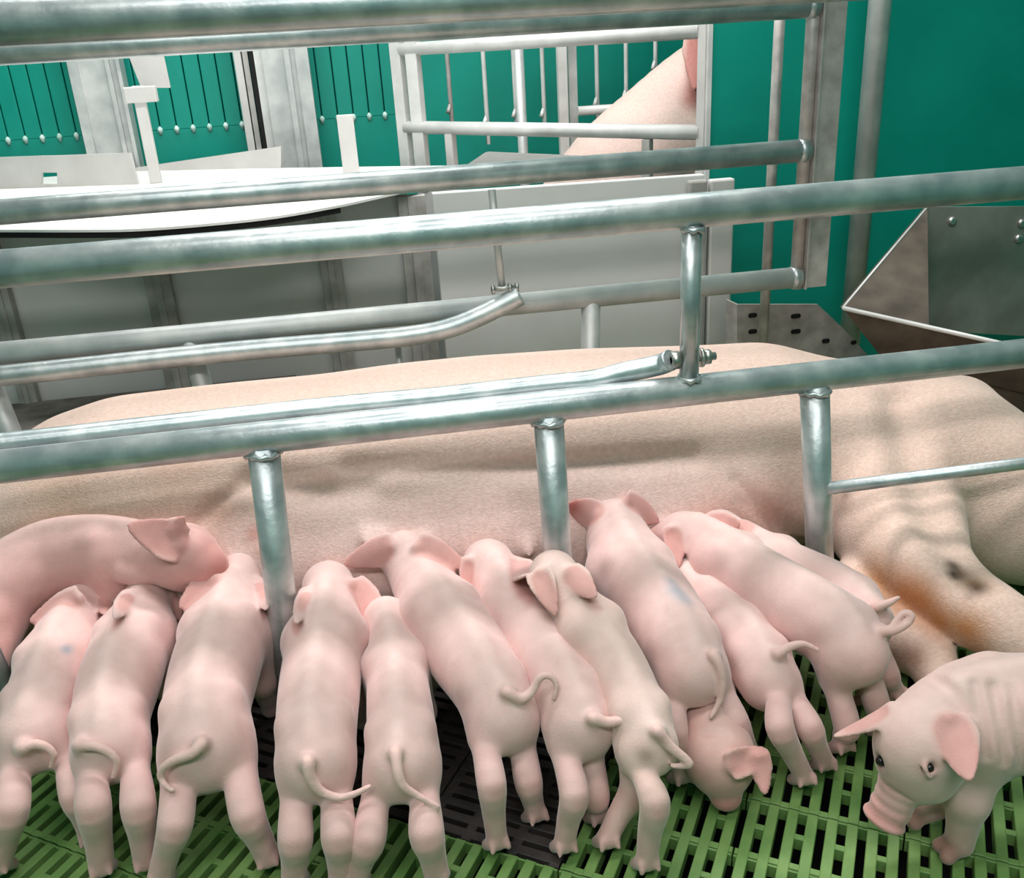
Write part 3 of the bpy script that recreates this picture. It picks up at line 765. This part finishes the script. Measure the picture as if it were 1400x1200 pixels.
    # paler ridge of the back, pinker flanks and belly
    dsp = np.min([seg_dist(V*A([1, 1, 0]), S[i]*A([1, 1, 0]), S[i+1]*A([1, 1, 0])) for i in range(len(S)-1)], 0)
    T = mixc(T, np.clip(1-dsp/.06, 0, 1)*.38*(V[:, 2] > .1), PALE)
    T = mixc(T, np.clip((.13-V[:, 2])/.1, 0, 1)*.35, PINK)
    for c, r0, r1, col in cols: T = mixc(T, fall(np.linalg.norm(V-c, axis=1), r0, r1)*.85, col)
    if tl:
        dt_ = np.min([seg_dist(V, tailseg[i], tailseg[i+1]) for i in range(len(tailseg)-1)], 0); T = mixc(T, fall(dt_, .009, .012), lin(230, 194, 186))
    for a_, t_, hw_ in earseg: T = mixc(T, fall(seg_dist(V, a_*.8+t_*.2, t_), hw_*.75, hw_*1.15)*.75, EARC)
    for (px, py, rp, col, wt) in marks:
        P = b.hit(px, py)
        if P is not None: T = mixc(T, fall(np.linalg.norm(V-P, axis=1), rp*.2, rp)*wt, col)
    o = skin_object('piglet', V, Q, T, skin, A([S[0][0]*.5+hd[0]*.5, S[0][1]*.5+hd[1]*.5, 0]))
    tag(o, label, 'piglet', 'piglets at the sow')
    for P in ey:
        mb = MB(); 
        for i in range(7):
            pass
        ring = []
        bm = bmesh.new(); bmesh.ops.create_uvsphere(bm, u_segments=12, v_segments=8, radius=.0068)
        me = bpy.data.meshes.new('eye'); bm.to_mesh(me); bm.free(); me.materials.append(eye_mat)
        me.polygons.foreach_set('use_smooth', [True]*len(me.polygons))
        eo = link('eye', me, o); eo.location = tuple(float(x) for x in P+md*.0-unit(P-CC)*(-.003)-A(o['org']))
    return o

# ---------------------------------------------------------------- the sow, lying on her side with her belly to the camera
def build_sow():
    yc, ry = 1.775, .262
    sil = [(-120, 668), (20, 603), (60, 572), (150, 541), (300, 524), (440, 511), (540, 497), (650, 486), (800, 476), (960, 471), (1050, 466), (1110, 480), (1150, 495), (1180, 512), (1260, 535), (1330, 548), (1400, 590)]
    Xs, RZ = [], []
    for p in sil:
        d = ray(*p); m = d[2]/d[1]; lo_, hi_ = .05, .4
        for _ in range(40):
            r = (lo_+hi_)/2
            top = CAMH+m*yc-math.sqrt(r*r+m*m*ry*ry)   # centre height wanted for this half height
            if top > r: lo_ = r
            else: hi_ = r
        # tangent point
        yt = yc+(-m)*ry*ry/math.sqrt(r*r+m*m*ry*ry)*-1
        Xs.append(d[0]/d[1]*(yc+.06)); RZ.append(r)
    Xs, RZ = A(Xs), A(RZ)
    b = Body((-1.05, 1.02, -.01), (2.05, 2.32, .56), .0085)
    sl = (slice(None),)*3
    X = b.ax[0][:, None, None].astype(np.float32); Y = b.ax[1][None, :, None].astype(np.float32); Z = b.ax[2][None, None, :].astype(np.float32)
    order = np.argsort(Xs); rz = np.interp(b.ax[0], Xs[order], RZ[order])
    kk = np.ones(9)/9; pad = np.pad(rz, 4, mode='edge'); rz = np.convolve(pad, kk, 'valid')
    ryx = np.interp(b.ax[0], [-1.0, -.7, -.4, 0, .4, .9, 1.2, 1.45, 2], [.2, .235, .258, .262, .262, .255, .23, .19, .15])
    ycx = np.interp(b.ax[0], [-1.0, -.5, 1.0, 1.5], [1.8, yc, yc, 1.8])
    rz3 = rz[:, None, None]; ry3 = ryx[:, None, None]; yc3 = ycx[:, None, None]
    e = np.sqrt(((Y-yc3)/ry3)**2+((Z-rz3)/rz3)**2); g = np.sqrt(((Y-yc3)/ry3**2)**2+((Z-rz3)/rz3**2)**2)+1e-4
    d = e*(e-1)/g
    d = np.maximum(d, np.maximum(-.95-X, X-1.5))
    b.blend(sl, d.astype(np.float32), 0)
    b.chain([(-.86, 1.8, .16)], [.16], .12)
    # udder: a soft row of mammary swellings along the belly
    for i in range(8):
        x = -.36+i*.145
        b.ellipsoid((x, 1.57, .15), (.12, .105, .12), None, .09)
    # haunch and hind leg
    hip = PZ(150, 660, .24)
    b.smooth_chain([PZ(40, 680, .24), hip, PZ(215, 690, .24)], [.14, .135, .09], .06)
    b.smooth_chain([PZ(150, 710, .2), PZ(50, 800, .13), PZ(10, 900, .07), PZ(-60, 960, .05)], [.13, .085, .06, .05], .06)
    b.smooth_chain([(-.6, 1.75, .07), (-.75, 1.6, .06), (-.85, 1.45, .05)], [.08, .06, .045], .05)
    # shoulder, foreleg, lower foreleg
    b.smooth_chain([PZ(1212, 600, .25), PZ(1205, 650, .22), PZ(1218, 705, .185)], [.15, .125, .10], .11)
    b.smooth_chain([PZ(1212, 655, .15), PZ(1240, 748, .16), PZ(1300, 808, .15), PZ(1385, 866, .12), PZ(1470, 920, .085)], [.092, .088, .068, .056, .05], .085)
    b.chain([PZ(1470, 920, .085), PZ(1560, 985, .055)], [.047, .036], .03)
    for dy in (-8, 14): b.chain([PZ(1560, 985, .055), PZ(1600, 1010+dy, .035)], [.028, .022], .008)
    b.smooth_chain([PZ(1180, 800, .1), PZ(1225, 868, .065), PZ(1262, 888, .06), PZ(1285, 930, .045)], [.06, .056, .05, .035], .004)
    # neck, jowl, head (the head goes out of the frame)
    b.smooth_chain([PD(1300, 620, 1.93), PD(1380, 680, 1.88), PD(1480, 720, 1.83)], [.15, .155, .145], .05)
    b.chain([PD(1365, 720, 1.86)], [.10], .05)
    h0 = PD(1500, 700, 1.84); h1 = PD(1690, 800, 1.72)
    b.smooth_chain([h0, h0*.5+h1*.5, h1], [.14, .10, .065], .05)
    b.ear(PD(1530, 640, 1.72), PD(1580, 820, 1.6), .085, unit(CC-h0), .012, .2)
    # bump of the shoulder blade and the neck crest
    b.chain([PD(1318, 552, 2.0)], [.045], .08)
    # skin folds (real grooves)
    def groove(px, r, k, dep=0.0):
        pts = [b.hit(*p) for p in px]; pts = [p for p in pts if p is not None]
        if len(pts) > 1: b.smooth_chain(pts, [r*.4]+[r]*(len(pts)-2)+[r*.4], k, cut=True)
    groove([(1228, 548), (1245, 600), (1262, 660), (1290, 720), (1325, 775)], .018, .07)
    groove([(1005, 655), (1030, 680), (1060, 705), (1100, 728)], .006, .02)
    groove([(1015, 685), (1050, 712), (1095, 742)], .006, .02)
    groove([(262, 722), (285, 700), (310, 678), (345, 655)], .008, .018)
    groove([(345, 655), (380, 662), (440, 668), (500, 664)], .009, .05)
    groove([(480, 640), (620, 640), (760, 634), (950, 622)], .004, .045)
    for p in ((500, 725), (520, 730), (360, 735), (580, 738), (720, 742), (905, 720)):
        q = b.hit(*p)
        if q is not None: b.chain([q, q+A([0, -.028, -.012])], [.012, .008], .014)
    T0 = lin(230, 200, 186); UD = lin(246, 214, 207)  # udder pink, lightened to stand in for light on the belly
    V, Q = b.mesh(3)
    T = np.repeat(T0[None, :], len(V), 0)
    ud = np.clip(1-np.sqrt(((V[:, 0]-.12)/.75)**2+((V[:, 1]-1.5)/.28)**2+((V[:, 2]-.2)/.22)**2), 0, 1)
    T = mixc(T, np.clip(ud*2.2, 0, 1), UD)
    back = np.clip((V[:, 2]-.3)/.12, 0, 1); T = mixc(T, back*.35, lin(226, 196, 184))
    def stain(px, py, r, col, wt):
        nonlocal T
        P = b.hit(px, py)
        if P is not None: T = mixc(T, fall(np.linalg.norm(V-P, axis=1), r*.15, r)*wt, col)
    for s_ in ((1332, 800, .05, lin(120, 88, 54), .9), (1310, 784, .034, lin(96, 72, 50), .8), (1301, 776, .024, lin(52, 38, 28), 1), (1304, 786, .018, lin(60, 44, 32), 1), (1336, 806, .026, lin(70, 50, 34), .9), (1325, 818, .014, lin(60, 44, 36), .9),
               (1205, 792, .07, lin(204, 140, 88), .8), (1238, 812, .07, lin(206, 126, 62), .8), (1262, 822, .06, lin(206, 126, 62), .8), (1285, 848, .05, lin(204, 128, 66), .9), (1320, 862, .06, lin(206, 138, 84), .9), (1335, 890, .05, lin(200, 134, 96), .7),
               (1225, 895, .05, lin(120, 92, 76), .6), (1250, 900, .05, lin(150, 108, 84), .6), (1150, 690, .04, lin(120, 96, 82), .5), (1155, 676, .02, lin(90, 66, 56), .5),
               (1050, 700, .10, lin(216, 150, 136), .6), (1000, 720, .12, lin(216, 150, 136), .6), (300, 700, .06, lin(198, 146, 126), .5), (90, 690, .16, lin(196, 156, 130), .45), (240, 640, .14, lin(206, 164, 142), .4),
               (350, 730, .03, lin(206, 120, 108), .6), (250, 528, .12, lin(220, 190, 165), .4)):
        stain(*s_)
    o = skin_object('sow', V, Q, T, sow_skin, A([.3, 1.85, 0]))
    tag(o, 'big pale sow lying on her side behind the near rails, foreleg stained orange', 'sow')
build_sow()

# ---------------------------------------------------------------- pig sitting in the next pen
def build_back_pig():
    y = 3.22
    P = lambda px, py, dy=0.0: PY(px, py, y+dy)
    b = Body(P(640, 420)*A([1, 0, 0])+A([-.1, y-.35, 0]), P(1130, 200)*A([1, 0, 0])+A([.25, y+.4, 1.35]), .0095)
    b.smooth_chain([P(805, 330), P(850, 250), P(905, 190), P(960, 130), P(1000, 95)], [.25, .22, .2, .17, .137], .06)
    b.smooth_chain([P(1000, 95), P(1060, 120, -.05), P(1110, 160, -.1)], [.125, .10, .065], .05)
    for dy in (-.1, .12):
        q = P(960, 190, dy); b.smooth_chain([q, q*A([1, 1, 0])+A([.04, 0, .3]), q*A([1, 1, 0])+A([.05, -.01, .04])], [.11, .055, .04], .05)
        q = P(805, 330, dy*1.3); b.smooth_chain([q, q*A([1, 1, 0])+A([.16, -.05, .12]), q*A([1, 1, 0])+A([.3, -.06, .05])], [.16, .09, .05], .05)
    bx = P(972, 75, -.12); tx = P(938, 95, -.2)
    nn = unit(CC-bx)
    b.ear(P(962, 40, -.14), P(950, 128, -.21), .055, -nn, .010, .3)
    V, Q = b.mesh(3)
    T = np.repeat(lin(236, 208, 198)[None, :], len(V), 0)
    T = mixc(T, fall(seg_dist(V, P(962, 40, -.14), P(950, 128, -.21)), .04, .075), lin(190, 124, 116))
    T = mixc(T, fall(np.linalg.norm(V-P(900, 90, -.15), axis=1), .02, .14)*.5, lin(236, 186, 184))
    o = skin_object('pig', V, Q, T, sow_skin, P(850, 400)*A([1, 1, 0]))
    tag(o, 'pink pig sitting in the next pen, back sloping up to one ear', 'pig')
build_back_pig()

# ---------------------------------------------------------------- the litter
BLUE = lin(150, 158, 172)
piglet('pink piglet nursing sideways across the heads of the others, at the far left end',
       [(-50, 905, .19, 58), (-25, 848, .22, 60), (5, 804, .25, 58), (60, 768, .27, 53), (110, 754, .28, 49), (160, 752, .28, 46), (205, 756, .28, 42), (250, 761, .28, 45)],
       snout=(279, 776, .265, 31), bumps=((172, 782, .020), (192, 787, .022)), ears=((236, 742, 178, 716, 27, -.045, -.05, 15, 1), (238, 722, 253, 706, 8, .02, .02)), base=lin(226, 178, 172))
piglet('piglet with a faint blue spot on its back at the frame edge',
       [(48, 1005, .165, 52), (62, 952, .175, 52), (80, 902, .18, 50), (100, 857, .19, 42), (118, 824, .2, 30)],
       tail=((32, 1022), (45, 1017), (62, 1020), (74, 1032), (70, 1048)), hind=(((16, 1105), (2, 1190)), ((105, 1085), (128, 1150))),
       ears=((102, 820, 45, 848, 17, -.01, -.02), (143, 815, 142, 845, 9, -.005, -.01)), marks=((91, 888, .016, BLUE, .7),), lt=1.16)
piglet('second piglet from the left with its tail hooked down to the right',
       [(150, 1022, .165, 50), (152, 977, .172, 54), (166, 922, .178, 57), (186, 868, .188, 49), (200, 828, .2, 36), (207, 808, .212, 28)],
       tail=((110, 1019), (128, 1019), (148, 1027), (160, 1041), (155, 1062)), hind=(((127, 1100), (142, 1192)), ((189, 1100), (202, 1184))),
       ears=((178, 812, 150, 856, 10, -.01, -.01), (236, 815, 246, 848, 9, 0, 0)), lt=1.16)
piglet('piglet touching the left crate leg, thin tail curled on its left hip',
       [(282, 1020, .165, 64), (282, 970, .175, 62), (295, 912, .182, 63), (310, 862, .188, 58), (322, 818, .202, 42), (330, 786, .22, 33)],
       tail=((275, 1017), (262, 1030), (238, 1039), (221, 1052), (222, 1068), (236, 1080)), hind=(((240, 1125), (222, 1206)), ((338, 1112), (368, 1180))),
       ears=((290, 798, 246, 830, 21, -.005, -.025), (353, 795, 367, 845, 9, 0, -.01)), lt=1.16)
piglet('pale piglet right of the left crate leg, long tail swept right across its rump',
       [(433, 1040, .165, 56), (433, 990, .175, 58), (438, 932, .182, 58), (445, 874, .19, 53), (450, 832, .205, 41), (449, 802, .22, 33)],
       tail=((421, 1042), (424, 1062), (438, 1081), (462, 1090), (485, 1085), (505, 1075)), hind=(((404, 1143), (404, 1207)), ((463, 1140), (468, 1207))),
       ears=((422, 808, 399, 865, 10, 0, -.01), (484, 806, 533, 862, 23, -.01, -.04)), lt=1.16)
piglet('narrow piglet with its head hidden under the ears of its neighbours',
       [(550, 1045, .155, 52), (549, 1000, .165, 50), (545, 952, .17, 46), (541, 908, .175, 41), (534, 872, .18, 32), (528, 846, .19, 28)],
       tail=((541, 1030), (544, 1055), (551, 1074), (572, 1088), (600, 1103)), hind=(((504, 1145), (488, 1207)), ((583, 1137), (598, 1203))), lt=1.16)
piglet('piglet with both ears spread wide, standing in the gap between two crate legs',
       [(690, 982, .168, 50), (664, 930, .18, 55), (632, 882, .187, 59), (602, 838, .192, 54), (574, 794, .21, 42), (553, 760, .23, 33)],
       tail=((694, 946), (712, 955), (727, 945), (737, 927), (750, 923), (761, 935), (757, 955)), hind=(((672, 1071), (680, 1158)), ((722, 1066), (733, 1120))),
       ears=((530, 750, 474, 770, 21, -.01, 0), (578, 752, 634, 772, 22, -.01, 0)))
piglet('piglet behind the loop of a tail, ears folded down over its cheeks',
       [(795, 990, .165, 50), (773, 942, .175, 52), (738, 888, .185, 53), (705, 838, .195, 47), (682, 798, .21, 38), (668, 772, .225, 33)],
       tail=((812, 982), (830, 987), (853, 985), (863, 993), (862, 1012), (848, 1035)), hind=(((785, 1085), (772, 1162)), ((814, 1085), (818, 1122))),
       ears=((642, 768, 637, 820, 11, -.005, -.015), (708, 770, 724, 808, 20, -.02, -.03)))
piglet('slim piglet below the middle crate leg with a pinched, dirty tail end',
       [(888, 1020, .165, 42), (868, 966, .185, 43), (840, 908, .205, 44), (806, 858, .232, 42), (778, 818, .262, 36), (757, 786, .29, 31)],
       tail=((899, 1000), (916, 1020), (938, 1038), (942, 1046), (920, 1047)), hind=(((866, 1080), (830, 1156), .02), ((895, 1095), (884, 1186))),
       ears=((738, 788, 758, 836, 16, -.02, -.02, 0, 1), (781, 784, 818, 820, 17, -.01, -.01)), marks=((884, 1032, .022, lin(120, 100, 80), .5), (903, 1010, .016, lin(110, 92, 76), .5)), base=lin(224, 192, 182), snout=(750, 768, .225, 14))
piglet('big piglet right of the middle crate leg with a bluish mark along its back',
       [(950, 918, .178, 48), (928, 878, .187, 57), (895, 830, .192, 61), (862, 778, .2, 56), (842, 732, .215, 45), (831, 702, .23, 35)],
       tail=((976, 896), (985, 914), (988, 937), (983, 960), (971, 981)), hind=(((922, 1000), (932, 1068)), ((1005, 985), (1030, 1050))),
       ears=((813, 703, 774, 690, 19, -.03, -.03), (860, 690, 898, 712, 19, -.01, 0)), marks=((783, 692, .032, lin(176, 88, 80), .8), (905, 780, .012, PALE, .6), (925, 805, .03, BLUE, .65), (935, 818, .03, BLUE, .6), (918, 795, .022, BLUE, .5)))  # first mark paints the red of light through the left ear
piglet('piglet tucked between two larger ones, hind legs stretched out to the right',
       [(1050, 930, .135, 43), (1030, 895, .14, 47), (1002, 862, .145, 46), (968, 828, .15, 40), (938, 797, .155, 33)],
       tail=((1064, 893), (1080, 884), (1098, 880), (1118, 888)), hind=(((1066, 993), (1098, 1070)), ((1106, 993), (1126, 1050))))
piglet('large pink piglet with a tightly looped tail, below the right crate leg',
       [(1168, 892, .175, 48), (1143, 862, .185, 54), (1095, 834, .19, 55), (1042, 800, .195, 51), (992, 764, .205, 44), (955, 738, .215, 35), (935, 731, .22, 30)],
       tail=((1204, 862), (1222, 861), (1240, 851), (1246, 841), (1235, 838), (1222, 852), (1213, 864)), hind=(((1158, 992), (1150, 1026)), ((1198, 960), (1205, 1002))),
       ears=((920, 726, 928, 776, 13, -.02, -.04),))
piglet('piglet mostly hidden behind the large one, only its back, ear and short tail showing',
       [(1185, 850, .17, 38), (1150, 818, .18, 43), (1097, 793, .19, 43), (1047, 767, .2, 38), (1017, 745, .21, 31), (985, 726, .22, 27)],
       tail=((1200, 829), (1215, 824), (1228, 817)), hind=(((1212, 920), (1225, 955)), ((1180, 920), (1185, 960))),
       ears=((974, 722, 1014, 714, 21, -.01, 0),))
piglet('piglet lying with its head on the slats under the others, snout to the floor',
       [(930, 905, .07, 48), (945, 940, .075, 52), (962, 975, .08, 52), (976, 1010, .08, 50), (984, 1036, .078, 47)],
       snout=(992, 1086, .03, 21), front=False, folds=(([(964, 1001), (992, 1004), (1024, 998)], .005, .012),), ears=((1004, 1044, 1049, 1026, 17, -.03, -.03, 10, 1), (1038, 1038, 1046, 1084, 13, -.02, -.03)), base=lin(214, 170, 160))
piglet('lone piglet walking in from the right edge with its face to the camera',
       [(1580, 985, .2, 66), (1500, 985, .2, 74), (1415, 975, .2, 78), (1340, 978, .2, 72), (1290, 992, .195, 62), (1258, 1020, .18, 56)],
       vox=.0026, face=True, snout=(1217, 1102, .092, 27), folds=(([(1332, 935), (1343, 985), (1348, 1035)], .0045, .014), ([(1358, 938), (1370, 995), (1374, 1045)], .0045, .014), ([(1384, 940), (1393, 1000), (1396, 1050)], .0045, .014), ([(1272, 925), (1300, 945), (1322, 975)], .006, .02)), fat=1.0, ears=((1216, 969, 1148, 1016, 15, -.01, -.01, 55), (1300, 992, 1330, 1070, 27, -.03, -.06, 10)), eyes=((1270, 1049, -.052, 1), (1204, 1040, -.018)),
       fore=(((1323, 1092), (1310, 1160), 1, .014, .0), ((1290, 1080), (1264, 1114), -1, .03, .01)), base=lin(222, 188, 180), hind=(((1560, 1100), (1550, 1180)), ((1620, 1100), (1630, 1180))))
